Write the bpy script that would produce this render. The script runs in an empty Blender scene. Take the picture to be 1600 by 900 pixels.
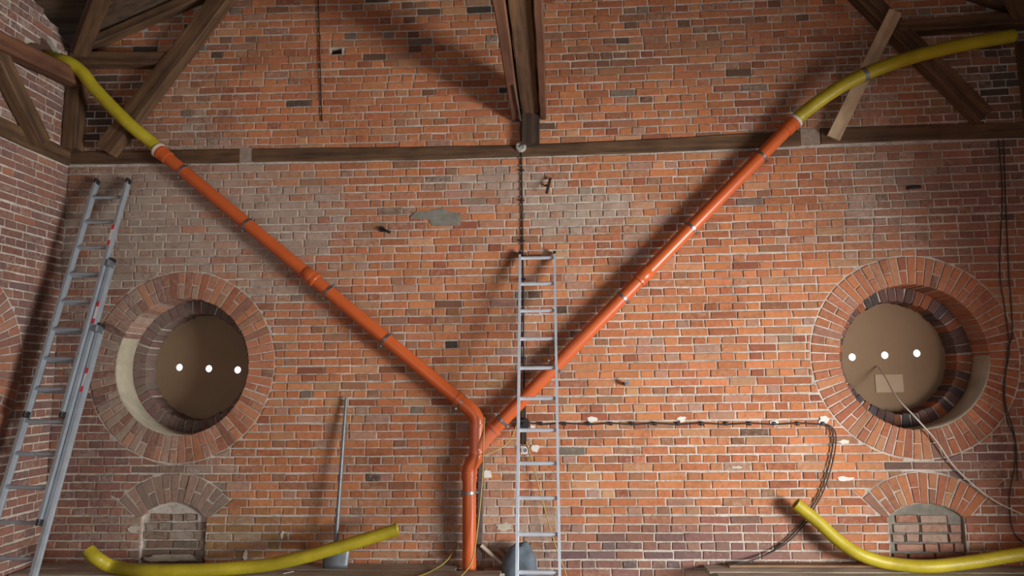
import bpy, bmesh, math, random
from mathutils import Vector, Matrix
from mathutils.geometry import tessellate_polygon
random.seed(7)
C = bpy.context.scene.collection
S = bpy.context.scene

# ------------------------------------------------------------------ camera
# world: back wall is the plane Y=0 (room at Y<0), X right, Z up, floor Z=0
FPX, YAW, PIT, ROLL = 1099.86, 0.0581482, 0.1271479, -0.0123022
CAM = Vector((0.0, -6.69839, 1.95))
FW = Vector((-math.sin(YAW)*math.cos(PIT), math.cos(YAW)*math.cos(PIT), math.sin(PIT)))
R0 = FW.cross(Vector((0, 0, 1))).normalized(); U0 = R0.cross(FW)
RT = math.cos(ROLL)*R0 + math.sin(ROLL)*U0
UP = -math.sin(ROLL)*R0 + math.cos(ROLL)*U0
cd = bpy.data.cameras.new('camera'); cam = bpy.data.objects.new('camera', cd); C.objects.link(cam)
m = Matrix((RT, UP, -FW)).transposed().to_4x4(); m.translation = CAM
cam.matrix_world = m
cd.sensor_width = 36; cd.lens = 36*FPX/1600; cd.clip_start = 0.05; cd.clip_end = 200
S.camera = cam

# ------------------------------------------------------------------ light
w = bpy.data.worlds.new('overcast_daylight'); S.world = w; w.use_nodes = True
bg = w.node_tree.nodes['Background']
bg.inputs[0].default_value = (0.86, 0.94, 1.0, 1); bg.inputs[1].default_value = 2.5
ld = bpy.data.lights.new('doorway_right_offscreen', 'AREA'); ld.shape = 'RECTANGLE'; ld.size = 2.8; ld.size_y = 1.5
ld.energy = 900; ld.color = (1.0, 0.985, 0.955)
lo = bpy.data.objects.new('doorway_right_offscreen', ld); C.objects.link(lo)
lo.location = (5.55, -4.35, .85); lo.rotation_euler = (math.radians(90), 0, math.radians(90))
S.view_settings.view_transform = 'Standard'; S.view_settings.look = 'None'
S.view_settings.exposure = -0.15; S.view_settings.gamma = 1.0; S.view_settings.use_curve_mapping = False

# ------------------------------------------------------------------ helpers
XL, XR, XM, HALF = -4.91, 4.63, -0.14, 4.77     # left wall, right wall, middle, half size
ZE, SL = 5.344, 0.4107                           # eaves height, gable slope
def ray(px, py): return FW + RT*((px-800)/FPX) - UP*((py-450)/FPX)
def W(px, py, off=0.0):
    d = ray(px, py); return CAM + d*((-off-CAM.y)/d.y)
def L(px, py, off=0.0):
    d = ray(px, py); return CAM + d*((XL+off-CAM.x)/d.x)
def G(px, py, z):
    d = ray(px, py); return CAM + d*((z-CAM.z)/d.z)
def lin(c): return tuple(((v/255)/12.92 if v/255 <= .04045 else ((v/255+.055)/1.055)**2.4) for v in c)
def PJ(p):
    v = Vector(p)-CAM; z = v.dot(FW); return 800+FPX*v.dot(RT)/z, 450-FPX*v.dot(UP)/z

def tag(o, label, cat, group=None, kind=None):
    if label: o['label'] = label
    if cat: o['category'] = cat
    if group: o['group'] = group
    if kind: o['kind'] = kind
    return o
def mesh_obj(name, verts, faces, mat, parent=None, smooth=False, cols=None):
    me = bpy.data.meshes.new(name); me.from_pydata([tuple(v) for v in verts], [], faces); me.update()
    if cols is not None:
        a = me.color_attributes.new('tint', 'FLOAT_COLOR', 'POINT')
        a.data.foreach_set('color', [x for c in cols for x in c])
    if smooth: me.polygons.foreach_set('use_smooth', [True]*len(me.polygons))
    if mat: me.materials.append(mat)
    o = bpy.data.objects.new(name, me); C.objects.link(o)
    if parent is not None: o.parent = parent; o.matrix_basis = wm(parent).inverted()
    return o
def wm(o): return wm(o.parent) @ o.matrix_basis if o.parent else o.matrix_basis.copy()
def empty(name, loc=(0, 0, 0)):
    o = bpy.data.objects.new(name, None); C.objects.link(o); o.location = loc; o.empty_display_size = .1
    return o

# ------------------------------------------------------------------ materials
def nmat(name, rough=.8, metal=0.0):
    m = bpy.data.materials.new(name); m.use_nodes = True
    nt = m.node_tree; b = nt.nodes['Principled BSDF']; b.inputs['Roughness'].default_value = rough; b.inputs['Metallic'].default_value = metal
    return m, nt, b
def N(nt, t, **k):
    n = nt.nodes.new(t)
    for a, v in k.items():
        if hasattr(n, a): setattr(n, a, v)
        else: n.inputs[a].default_value = v
    return n
def pos(nt, kind='world', scale=(1, 1, 1)):
    if kind == 'world': src = nt.nodes.new('ShaderNodeNewGeometry').outputs['Position']
    else: src = nt.nodes.new('ShaderNodeTexCoord').outputs['Object']
    mp = nt.nodes.new('ShaderNodeMapping'); mp.inputs['Scale'].default_value = scale
    nt.links.new(src, mp.inputs['Vector']); return mp.outputs['Vector']
def noise(nt, vec, scale, detail=5, rough=.6):
    n = N(nt, 'ShaderNodeTexNoise'); n.inputs['Scale'].default_value = scale; n.inputs['Detail'].default_value = detail; n.inputs['Roughness'].default_value = rough
    nt.links.new(vec, n.inputs['Vector']); return n.outputs['Fac']
def ramp(nt, fac, stops):
    r = nt.nodes.new('ShaderNodeValToRGB'); e = r.color_ramp.elements
    while len(e) < len(stops): e.new(.5)
    for i, (p, c) in enumerate(stops): e[i].position = p; e[i].color = (*c[:3], 1)
    nt.links.new(fac, r.inputs['Fac']); return r.outputs['Color']
def mixc(nt, fac, a, b, mode='MIX'):
    x = nt.nodes.new('ShaderNodeMix'); x.data_type = 'RGBA'; x.blend_type = mode
    for s, v in ((0, fac), (6, a), (7, b)):
        if hasattr(v, 'links') or hasattr(v, 'is_linked'): nt.links.new(v, x.inputs[s])
        else: x.inputs[s].default_value = v if s == 0 else (*v[:3], 1)
    return x.outputs[2]
def math_(nt, op, a, b=0.0, clamp=False):
    x = nt.nodes.new('ShaderNodeMath'); x.operation = op; x.use_clamp = clamp
    for i, v in enumerate((a, b)):
        if isinstance(v, (int, float)): x.inputs[i].default_value = v
        else: nt.links.new(v, x.inputs[i])
    return x.outputs[0]
def bump(nt, b, h, strength=.4, dist=.01):
    x = nt.nodes.new('ShaderNodeBump'); x.inputs['Strength'].default_value = strength; x.inputs['Distance'].default_value = dist
    nt.links.new(h, x.inputs['Height']); nt.links.new(x.outputs['Normal'], b.inputs['Normal'])

def brick_material():
    m, nt, b = nmat('old_brick', .92)
    at = nt.nodes.new('ShaderNodeAttribute'); at.attribute_name = 'tint'
    v = pos(nt)
    n1 = noise(nt, v, 22, 6, .65); n2 = noise(nt, v, 7, 4); n3 = noise(nt, v, 60, 6, .7)
    c = mixc(nt, 1.0, at.outputs['Color'], ramp(nt, math_(nt, 'ADD', math_(nt, 'MULTIPLY', n1, .55), math_(nt, 'MULTIPLY', noise(nt, v, 1.3, 5), .45)), [(.3, (.52, .5, .5)), (.48, (.94, .94, .94)), (.7, (1.22, 1.2, 1.18))]), 'MULTIPLY')
    # mortar smear and lime bloom; the amount is carried by the tint's alpha
    f = math_(nt, 'ADD', math_(nt, 'MULTIPLY', n1, .6), math_(nt, 'MULTIPLY', n3, .4))
    f = math_(nt, 'SUBTRACT', math_(nt, 'ADD', f, at.outputs['Alpha']), .78)
    f = math_(nt, 'MULTIPLY', f, 5.0, True)
    c = mixc(nt, math_(nt, 'MULTIPLY', f, .8), c, ramp(nt, n2, [(.3, lin((150, 132, 118))), (.7, lin((184, 168, 152)))]))
    nt.links.new(c, b.inputs['Base Color'])
    bump(nt, b, math_(nt, 'ADD', n1, math_(nt, 'MULTIPLY', n3, .5)), .6, .008)
    return m
def mortar_material():
    m, nt, b = nmat('lime_mortar', .95)
    v = pos(nt); n1 = noise(nt, v, 2.2, 5); n2 = noise(nt, v, 30, 6, .7)
    base = ramp(nt, n1, [(.3, lin((142, 133, 122))), (.46, lin((190, 179, 166))), (.7, lin((216, 207, 196)))])
    c = mixc(nt, 1.0, base, ramp(nt, n2, [(.3, (.5, .48, .46)), (.48, (.95, .95, .95)), (.8, (1.12, 1.12, 1.12))]), 'MULTIPLY')
    nt.links.new(c, b.inputs['Base Color']); bump(nt, b, n2, .7, .01); return m
def wood_material(name, a, bb, rough=.8, sc=1.0, contrast=1.0):
    m, nt, b = nmat(name, rough)
    v = pos(nt, 'obj', (1.2*sc, 22*sc, 22*sc)); n1 = noise(nt, v, 1.0, 6, .65)
    n2 = noise(nt, pos(nt, 'obj', (1.5, 3, 3)), 1.6, 4)
    c = ramp(nt, n1, [(.3, lin(a)), (.7, lin(bb))])
    c = mixc(nt, 1.0, c, ramp(nt, n2, [(.3, (.55, .52, .5)), (.6, (1, 1, 1)), (.8, (1.2, 1.12, 1.0))]), 'MULTIPLY')
    nt.links.new(c, b.inputs['Base Color']); bump(nt, b, n1, .5, .006); return m
def plain(name, col, rough=.6, metal=0.0, var=.15, sc=12):
    m, nt, b = nmat(name, rough, metal)
    n = noise(nt, pos(nt), sc, 5); c0 = lin(col)
    c = ramp(nt, n, [(.3, tuple(x*(1-var) for x in c0)), (.7, tuple(min(1, x*(1+var)) for x in c0))])
    nt.links.new(c, b.inputs['Base Color']); bump(nt, b, n, .12, .003); return m
def far_brick_material():
    m, nt, b = nmat('far_brickwork', .92)
    tc = nt.nodes.new('ShaderNodeNewGeometry'); sp = nt.nodes.new('ShaderNodeSeparateXYZ'); cb = nt.nodes.new('ShaderNodeCombineXYZ')
    nt.links.new(tc.outputs['Position'], sp.inputs[0])
    nt.links.new(math_(nt, 'ADD', sp.outputs['X'], sp.outputs['Y']), cb.inputs['X']); nt.links.new(sp.outputs['Z'], cb.inputs['Y'])
    br = nt.nodes.new('ShaderNodeTexBrick'); br.inputs['Scale'].default_value = 1.0
    br.inputs['Brick Width'].default_value = .26; br.inputs['Row Height'].default_value = .078; br.inputs['Mortar Size'].default_value = .006
    br.inputs['Color1'].default_value = (*lin((150, 88, 66)), 1); br.inputs['Color2'].default_value = (*lin((118, 72, 58)), 1); br.inputs['Mortar'].default_value = (*lin((165, 150, 134)), 1)
    nt.links.new(cb.outputs[0], br.inputs['Vector']); nt.links.new(br.outputs['Color'], b.inputs['Base Color']); return m

M_BRICK = brick_material(); M_MORTAR = mortar_material(); M_FARBRICK = far_brick_material()
M_BEAM = wood_material('weathered_timber', (58, 40, 27), (124, 92, 62))
M_BEAMD = wood_material('dark_timber', (40, 30, 23), (82, 62, 46))
M_REDWOOD = wood_material('reddish_timber', (84, 52, 36), (128, 86, 60))
M_NEWWOOD = wood_material('fresh_pine', (186, 156, 124), (214, 188, 154), .7)
M_GREYWOOD = wood_material('grey_plank', (158, 150, 136), (206, 197, 180))
M_BROWNWOOD = wood_material('brown_plank', (120, 94, 70), (158, 128, 98))
M_ORANGE = plain('orange_plastic', (198, 94, 46), .34, 0, .06, 4)
M_FADED = plain('faded_orange_plastic', (206, 108, 74), .42, 0, .08, 6)
M_YELLOW = plain('yellow_plastic', (176, 160, 38), .42, 0, .14, 7)
M_WHITE = plain('white_rubber', (214, 208, 198), .6)
M_ALU = plain('aluminium', (206, 214, 224), .42, .3, .1, 9)
M_ALUB = plain('shaded_aluminium', (168, 176, 184), .4, .4, .12, 9)  # aluminium of the tall ladder, its dim corner light put into the colour
M_ALUD = plain('stained_aluminium', (128, 138, 148), .45, .7, .35, 14)
M_STEEL = plain('galvanised_steel', (150, 152, 154), .35, .85, .2, 30)
M_GREYST = plain('grey_steel', (128, 134, 138), .5, .6, .2, 12)
M_RUST = plain('rusty_iron', (66, 48, 40), .85, .2, .3, 30)
M_BARST = plain('dull_iron', (96, 84, 82), .75, .2, .25, 20)
M_BLACK = plain('black_plastic', (34, 32, 32), .55, 0, .2)
M_CABLE = plain('dark_cable', (52, 48, 46), .6, 0, .2)
M_GREYCABLE = plain('grey_cable', (92, 86, 82), .6, 0, .2)
M_WCABLE = plain('white_cable', (200, 192, 180), .5, 0, .05)
M_YCABLE = plain('olive_cable', (168, 146, 72), .5, 0, .1)
M_PLASTER = plain('pale_plaster', (192, 184, 166), .95, 0, .2, 9)
M_INFILL = plain('pinkish_infill', (150, 132, 118), .95, 0, .25, 25)
M_CREAM = plain('cream_render', (178, 168, 146), .95, 0, .2, 6)
M_CEMENT = plain('grey_cement', (130, 126, 116), .95, 0, .25, 12)
M_WHITEPL = plain('white_gypsum', (222, 218, 210), .95, 0, .08, 20)
M_HBOARD = plain('brown_fibreboard', (148, 122, 94), .8, 0, .08, 3)
M_HBOARD2 = M_HBOARD
M_PAPER = plain('card', (186, 164, 138), .85, 0, .06, 8)
M_PORC = plain('pale_ceramic', (176, 172, 162), .4, 0, .15, 20)
M_SLATE = plain('slate_blue_sheet', (86, 98, 108), .7, 0, .25, 9)
M_RED = plain('red_print', (206, 40, 46), .5); M_LABEL = plain('white_label', (216, 206, 206), .5, 0, .05)
M_FLOOR = plain('dusty_floor', (104, 98, 90), .95, 0, .25, 5)
M_ROOF = wood_material('roof_boards', (54, 42, 32), (104, 80, 58))
M_OUT = plain('outer_masonry', (120, 90, 76), .95)

# ------------------------------------------------------------------ mesh builders
def catmull(pts, step):
    P = [Vector(p) for p in pts]; out = []
    for i in range(len(P)-1):
        p1, p2 = P[i], P[i+1]; p0 = P[i-1] if i else p1*2-p2; p3 = P[i+2] if i+2 < len(P) else p2*2-p1
        n = max(1, int((p2-p1).length/step))
        for k in range(n):
            t = k/n
            out.append(.5*((2*p1)+(p2-p0)*t+(2*p0-5*p1+4*p2-p3)*t*t+(3*p1-p0-3*p2+p3)*t**3))
    out.append(P[-1]); return out
def sweep(P, rad, seg=12, cap=True):
    V, F = [], []
    t0 = (P[1]-P[0]).normalized(); a = t0.orthogonal().normalized(); n = len(P)
    for i in range(n):
        t = (P[min(i+1, n-1)]-P[max(i-1, 0)])
        t = t.normalized() if t.length > 1e-9 else t0
        a = (a-t*a.dot(t)).normalized(); b = t.cross(a)
        r = rad(i) if callable(rad) else (rad[i] if isinstance(rad, (list, tuple)) else rad)
        for k in range(seg):
            an = 2*math.pi*k/seg; V.append(P[i]+(a*math.cos(an)+b*math.sin(an))*r)
    for i in range(n-1):
        for k in range(seg):
            k2 = (k+1) % seg; F.append((i*seg+k, i*seg+k2, (i+1)*seg+k2, (i+1)*seg+k))
    if cap:      # caps have vertices of their own, so that the smooth sides keep true normals
        s = len(V); V += V[:seg]; F.append(tuple(s+k for k in range(seg-1, -1, -1)))
        s = len(V); V += V[(n-1)*seg:n*seg]; F.append(tuple(s+k for k in range(seg)))
    return V, F
def tube(name, pts, r, mat, parent=None, seg=10, step=None, cap=True):
    P = catmull(pts, step) if step else [Vector(p) for p in pts]
    V, F = sweep(P, r, seg, cap); o = mesh_obj(name, V, F, mat, parent)
    for p in o.data.polygons: p.use_smooth = len(p.vertices) == 4 and seg > 4
    return o
def ring_tube(name, a, b, r_in, r_out, mat, parent=None, seg=24):
    """hollow collar between points a and b"""
    a, b = Vector(a), Vector(b); t = (b-a).normalized(); u = t.orthogonal().normalized(); v = t.cross(u); V, F = [], []
    for (p, r) in ((a, r_in), (a, r_out), (b, r_out), (b, r_in)):
        for k in range(seg):
            an = 2*math.pi*k/seg; V.append(p+(u*math.cos(an)+v*math.sin(an))*r)
    for i in range(4):
        j = (i+1) % 4
        for k in range(seg):
            k2 = (k+1) % seg; F.append((i*seg+k, i*seg+k2, j*seg+k2, j*seg+k))
    o = mesh_obj(name, V, F, mat, parent)
    return o
def frame_obj(name, me_verts, faces, mat, O, ax, ay, az, parent=None, smooth=False):
    """mesh in a local frame (so that wood grain follows the piece)"""
    me = bpy.data.meshes.new(name); me.from_pydata([tuple(v) for v in me_verts], [], faces); me.update()
    if mat: me.materials.append(mat)
    if smooth: me.polygons.foreach_set('use_smooth', [True]*len(me.polygons))
    o = bpy.data.objects.new(name, me); C.objects.link(o)
    M = Matrix((ax, ay, az)).transposed().to_4x4(); M.translation = O
    if parent is not None:
        o.parent = parent; o.matrix_basis = wm(parent).inverted() @ M
    else: o.matrix_basis = M
    return o
def beam(name, P0, P1, wid, hei, up, mat, parent=None, rough=.004, bev=.008, n=None):
    """squared timber from P0 to P1 (axis), wid across, hei along 'up'; hewn, chamfered edges"""
    P0, P1 = Vector(P0), Vector(P1); ax = (P1-P0); ln = ax.length; ax.normalize()
    az = (Vector(up)-ax*Vector(up).dot(ax)).normalized(); ay = az.cross(ax)
    n = n or max(2, int(ln/.25)); V, F = [], []
    bev = min(bev, wid*.3, hei*.3)
    prof = [(-wid/2+bev, -hei/2), (wid/2-bev, -hei/2), (wid/2, -hei/2+bev), (wid/2, hei/2-bev), (wid/2-bev, hei/2), (-wid/2+bev, hei/2), (-wid/2, hei/2-bev), (-wid/2, -hei/2+bev)]
    for i in range(n+1):
        x = ln*i/n; jy, jz = random.uniform(-rough, rough), random.uniform(-rough, rough); s = 1+random.uniform(-rough, rough)*3
        for (y, z) in prof: V.append((x, y*s+jy, z*s+jz))
    for i in range(n):
        for k in range(8): k2 = (k+1) % 8; F.append((i*8+k, (i+1)*8+k, (i+1)*8+k2, i*8+k2))
    F.append(tuple(range(8))); F.append(tuple(n*8+k for k in range(7, -1, -1)))
    return frame_obj(name, V, F, mat, P0, ax, ay, az, parent)
def box(name, c, ax, ay, az, sx, sy, sz, mat, parent=None, bev=.15):
    """chamfered block: centre, unit axes, full sizes"""
    ax, ay, az = Vector(ax).normalized(), Vector(ay).normalized(), Vector(az).normalized()
    c = Vector(c); P0 = c-ax*sx/2; P1 = c+ax*sx/2
    return beam(name, P0, P1, sy, sz, az, mat, parent, rough=0, bev=min(sy, sz)*bev, n=1)
def hull_slab(name, outer, holes, O, U, V_, Nn, d0, d1, mat, parent=None):
    """plate with holes: 2D loops (u,v) on the plane O,U,V; from depth d0 to d1 along -Nn"""
    loops = [outer]+holes; O, U, V_, Nn = Vector(O), Vector(U), Vector(V_), Vector(Nn)
    tri = tessellate_polygon([[Vector((a, b, 0)) for a, b in lp] for lp in loops])
    flat = [p for lp in loops for p in lp]; n = len(flat)
    V = [O+U*a+V_*b-Nn*d0 for a, b in flat]+[O+U*a+V_*b-Nn*d1 for a, b in flat]; F = []
    for t in tri: F.append(tuple(t)); F.append(tuple(n+i for i in reversed(t)))
    s = 0
    for lp in loops:
        k = len(lp)
        for i in range(k): j = (i+1) % k; F.append((s+i, s+j, n+s+j, n+s+i))
        s += k
    o = mesh_obj(name, V, F, mat, parent)
    bm = bmesh.new(); bm.from_mesh(o.data); bmesh.ops.recalc_face_normals(bm, faces=bm.faces); bm.to_mesh(o.data); bm.free()
    return o
def circle(cx, cz, r, n=72): return [(cx+r*math.cos(2*math.pi*i/n), cz+r*math.sin(2*math.pi*i/n)) for i in range(n)]

# ------------------------------------------------------------------ bricks
class Bricks:
    """collects bricks (convex 2D polygons on a wall plane), then builds them as child objects; what is past the limit becomes one joined part"""
    def __init__(self, O, U, V_, Nn): self.O, self.U, self.V_, self.N = map(Vector, (O, U, V_, Nn)); self.items = []
    def add(self, poly, col, smear, depth=.03, proud=0.0, inset=.0045, jit=.0036):
        n = len(poly); V, F, K = [], [], []
        cx = sum(p[0] for p in poly)/n; cy = sum(p[1] for p in poly)/n
        def P(u, v, d): return self.O+self.U*u+self.V_*v+self.N*d
        pj = [(u+random.uniform(-jit, jit), v+random.uniform(-jit, jit)) for u, v in poly]
        fr = []
        for u, v in pj:
            dx, dy = u-cx, v-cy; l = math.hypot(dx, dy) or 1; k = inset*1.5
            fr.append((u-dx/l*k, v-dy/l*k*1.0))
        d0 = proud+random.uniform(-.003, .003)
        for u, v in fr: V.append(P(u, v, d0+random.uniform(-.0012, .0012)))
        for u, v in pj: V.append(P(u, v, d0-.006))
        for u, v in pj: V.append(P(u, v, -depth))
        F.append(tuple(range(n)))
        for i in range(n):
            j = (i+1) % n; F.append((i, n+i, n+j, j)); F.append((n+i, 2*n+i, 2*n+j, n+j))
        self.items.append((V, F, (*col, smear), P(cx, cy, 0)))
    def build(self, parent, limit=300, name='brick', rest='brickwork', order=None):
        def size(it):
            xs = [PJ(v) for v in it[0][:len(it[0])//3]]; n = len(xs)
            if not all(-10 < a < 1610 and -10 < b < 910 for a, b in xs): return 0
            return abs(sum(xs[i][0]*xs[(i+1) % n][1]-xs[(i+1) % n][0]*xs[i][1] for i in range(n)))/2
        its = sorted(self.items, key=size, reverse=True) if len(self.items) > limit else self.items
        for V, F, c, p in its[:limit]:
            mesh_obj(name, V, F, M_BRICK, parent, cols=[c]*len(V))
        if its[limit:]:
            VV, FF, CC = [], [], []
            for V, F, c, p in its[limit:]:
                s = len(VV); VV += V; CC += [c]*len(V); FF += [tuple(i+s for i in f) for f in F]
            o = mesh_obj(rest, VV, FF, M_BRICK, parent, cols=CC); o['kind'] = 'stuff'

PAL = {k: lin(v) for k, v in dict(orange=(190, 122, 80), red=(176, 106, 72), deep=(150, 88, 64), brown=(150, 108, 82), dark=(80, 66, 58),
       pink=(172, 136, 118), buff=(188, 140, 102), purple=(124, 92, 86), grey=(124, 112, 100), ochre=(152, 124, 78), soot=(64, 60, 54), slate=(98, 88, 92)).items()}
def mixt(a, b, t): return tuple(x+(y-x)*t for x, y in zip(a, b))
# stains, repairs and tinted areas with a place of their own on the wall: (photo x, y, half width m, half height m, tint, strength, smear)
BL = [(240, 400, 1.3, .9, 'pink', .6, .24), (330, 300, 1.2, .5, 'pink', .4, .2), (120, 640, .75, 1.9, 'purple', .95, .04), (170, 780, .8, .7, 'purple', .7, .04), (200, 330, .6, .6, 'grey', .6, .12),
      (140, 180, .5, .7, 'soot', .9, .0), (300, 740, .45, .35, 'grey', .8, .22), (360, 840, .75, .28, 'ochre', .85, .12), (230, 840, .5, .35, 'pink', .4, .1),
      (450, 400, .6, .5, 'pink', .4, .2), (520, 330, .8, .3, 'pink', .3, .12), (770, 285, .5, .2, 'pink', .4, .36), (905, 315, .65, .24, 'grey', .3, .36), (880, 345, .4, .2, 'grey', .35, .24),
      (780, 820, .5, .5, 'pink', .2, .22), (640, 830, .7, .3, 'brown', .3, .1), (1010, 870, 1.5, .22, 'slate', .85, 0), (1180, 850, .9, .3, 'purple', .7, 0), (1060, 840, 1.0, .2, 'purple', .6, 0),
      (1420, 120, .9, .8, 'brown', .75, .05), (1330, 160, .4, .5, 'brown', .5, .1), (1540, 250, .6, .8, 'purple', .75, .0), (1560, 120, .35, .9, 'soot', .9, 0), (1400, 290, .6, .5, 'grey', .55, .08), (1350, 320, .4, .4, 'pink', .4, .12),
      (1500, 380, .8, .5, 'purple', .6, 0), (1560, 700, .5, 1.0, 'purple', .65, .04), (1480, 730, .4, .3, 'slate', .8, .04),
      (1000, 60, 1.0, .4, 'brown', .35, 0), (1150, 60, .8, .5, 'brown', .5, .04), (940, 90, .35, .15, 'soot', .5, 0), (420, 60, .8, .5, 'brown', .3, .05),
      (300, 190, .4, .5, 'grey', .6, .1), (1000, 230, 3, .1, 'brown', .2, .1)]
BLOBS = [(*W(x, y).xz, rx, rz, PAL[t], s, sm) for x, y, rx, rz, t, s, sm in BL]
def brick_tint(X, Z, blobs=True, base=None):
    r = random.random()
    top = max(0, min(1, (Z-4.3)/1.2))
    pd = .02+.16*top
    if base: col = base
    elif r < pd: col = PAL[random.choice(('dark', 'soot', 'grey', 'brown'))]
    elif r < pd+.46: col = PAL['orange']
    elif r < pd+.66: col = PAL['red']
    elif r < pd+.74: col = PAL['deep']
    elif r < pd+.84: col = PAL['buff']
    elif r < pd+.92: col = PAL['brown']
    else: col = PAL['pink']
    col = mixt(col, PAL['orange'], random.uniform(0, .55))
    sm = random.choice((.1, .13, .16, .2, .24, .29))
    if blobs:
        for bx, bz, rx, rz, t, s, q in BLOBS:
            d = ((X-bx)/rx)**2+((Z-bz)/rz)**2
            if d < 2.2:
                k = math.exp(-d*1.1)
                col = mixt(col, t, min(.92, s*k*random.uniform(.5, 1.35))); sm += q*k*random.uniform(.4, 1.5)
    j = random.uniform(.86, 1.12)
    return tuple(min(1, c*j*random.uniform(.96, 1.04)) for c in col), sm
def clip_half(poly, n, c):
    """keep the part with n.p >= c"""
    out = []; k = len(poly)
    for i in range(k):
        a, b = poly[i], poly[(i+1) % k]; da = n[0]*a[0]+n[1]*a[1]-c; db = n[0]*b[0]+n[1]*b[1]-c
        if da >= 0: out.append(a)
        if (da >= 0) != (db >= 0):
            t = da/(da-db); out.append((a[0]+(b[0]-a[0])*t, a[1]+(b[1]-a[1])*t))
    return out
def pip(u, v, lp):
    r = False
    for i in range(len(lp)):
        (a, b), (c, d) = lp[i], lp[i-1]
        if (b > v) != (d > v) and u < (c-a)*(v-b)/(d-b)+a: r = not r
    return r
def area(p): return abs(sum(p[i][0]*p[(i+1) % len(p)][1]-p[(i+1) % len(p)][0]*p[i][1] for i in range(len(p))))/2 if len(p) > 2 else 0
def cen(p): return sum(a for a, b in p)/len(p), sum(b for a, b in p)/len(p)
def out_circle(poly, cx, cz, R):
    u, v = cen(poly); dx, dz = u-cx, v-cz; l = math.hypot(dx, dz)
    if l > R+.3 or l < 1e-6: return poly
    n = (dx/l, dz/l); return clip_half(poly, n, n[0]*cx+n[1]*cz+R)
def out_rect(poly, x0, z0, x1, z1):
    u, v = cen(poly)
    if u < x0-.3 or u > x1+.3 or v < z0-.2 or v > z1+.2: return poly
    s = [(x0-u, (-1, 0), -x0), (u-x1, (1, 0), x1), (z0-v, (0, -1), -z0), (v-z1, (0, 1), z1)]
    _, n, c = max(s); return clip_half(poly, n, c)
PITCH, HEAD = .078, .13
ZS = W(980, 243.75).z; ZUP = W(980, 212.5).z
def courses(u0, u1, zlo, zhi, zref, phase):
    """old English bond: one course of stretchers, one of headers"""
    k = math.ceil((zlo-zref)/PITCH)
    while zref+k*PITCH < zhi:
        z = zref+k*PITCH; st = (k % 2 == 0); ln = HEAD*2 if st else HEAD
        u = u0-(((k//2) % 2)*HEAD if st else HEAD*.5)-phase-random.uniform(0, .05); zo = random.uniform(-.003, .003); carry = None
        while u < u1:
            l = ln*random.uniform(.95, 1.05)
            if st and random.random() < .05: l *= .5
            if not st and random.random() < .05: l *= 1.9
            a, b = max(u, u0), min(u+l, u1)
            if carry is not None: a = carry; carry = None
            if a == u0 and b-a < .07: carry = u0
            elif b-a > .03:
                g = .0058; h = PITCH/2-.0066+random.uniform(-.003, .0015)
                ga = 0 if a == u0 else g; yield [(a+ga, z-h+zo), (b-g, z-h+zo), (b-g, z+h+zo), (a+ga, z+h+zo)]
            u += l
        k += 1

# openings and niches on the back wall
RO, RI, RI2 = .925, .665, .535
OC = [(W(283.5, 572).x, W(283.5, 572).z), (W(1429, 556.5).x, W(1429, 556.5).z)]
NI = []      # niches: centre x, springing z, half width, rise
for px0, px1, pys, pyt in ((221, 322, 808, 785), (1388, 1507, 808, 786)):
    a, b = W(px0, pys), W(px1, pys); NI.append(((a.x+b.x)/2, a.z*.5+b.z*.5, (b.x-a.x)/2, W((px0+px1)/2, pyt).z-(a.z+b.z)/2))
def niche_geom(n):
    cx, zs, hw, rise = n; R = (hw*hw+rise*rise)/(2*rise); return cx, zs+rise-R, R, math.asin(hw/R)
# timber wall plate: photo points of its top and bottom edge
PT = [(107, 237, 257), (375, 233, 254), (397, 233, 253), (640, 230, 250), (800, 227, 246), (1000, 219, 239), (1250, 204, 228), (1282, 201, 225), (1400, 197, 220), (1600, 191, 215)]
PTW = [(W(x, a).x, W(x, a).z, W(x, b).z) for x, a, b in PT]
def plate_z(X):
    for (x0, t0, b0), (x1, t1, b1) in zip(PTW, PTW[1:]):
        if X <= x1: k = (X-x0)/(x1-x0); k = max(0, k); return t0+(t1-t0)*k, b0+(b1-b0)*k
    return PTW[-1][1:]
def sag(X, Z):
    t = max(0, min(1, (Z-.75)/3.4)); return t*(.018-.045*(1-(X/4.7)**2))

def gable_z(u): return ZE+SL*(HALF-abs(u))
# ------------------------------------------------------------------ wall_back
def arc_pts(cx, cz, r, a0, a1, n): return [(cx+r*math.sin(a0+(a1-a0)*i/n), cz+r*math.cos(a0+(a1-a0)*i/n)) for i in range(n+1)]
hole_c = W(525, 77)
kk = round((hole_c.z-sag(hole_c.x, 5)-ZUP)/PITCH); hole_c.z = ZUP+kk*PITCH+sag(hole_c.x, 5)
hole = [(hole_c.x-.058, hole_c.z-.033), (hole_c.x+.058, hole_c.z-.033), (hole_c.x+.058, hole_c.z+.033), (hole_c.x-.058, hole_c.z+.033)]
outer = [(XL-.4, -.1), (XR+.4, -.1), (XR+.4, ZE-.16), (XM, gable_z(0)), (XL-.4, ZE-.16)]
niche_loops = []
for n in NI:
    cx, cz, R, al = niche_geom(n)
    niche_loops.append([(cx-n[2], .2), (cx+n[2], .2)]+list(reversed(arc_pts(cx, cz, R, -al, al, 12))))
Y3 = (0, 0, 0), (1, 0, 0), (0, 0, 1), (0, -1, 0)
wall_back = hull_slab('wall_back', outer, [circle(x, z, RI+.08) for x, z in OC]+[hole]+niche_loops, *Y3, .009, .05, M_MORTAR)
tag(wall_back, 'old red brick gable wall with two round openings behind the orange pipes', 'wall', kind='structure')
core = hull_slab('masonry_core', outer, [circle(x, z, RI+.08) for x, z in OC]+[hole], *Y3, .05, .56, M_OUT, wall_back)
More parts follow.
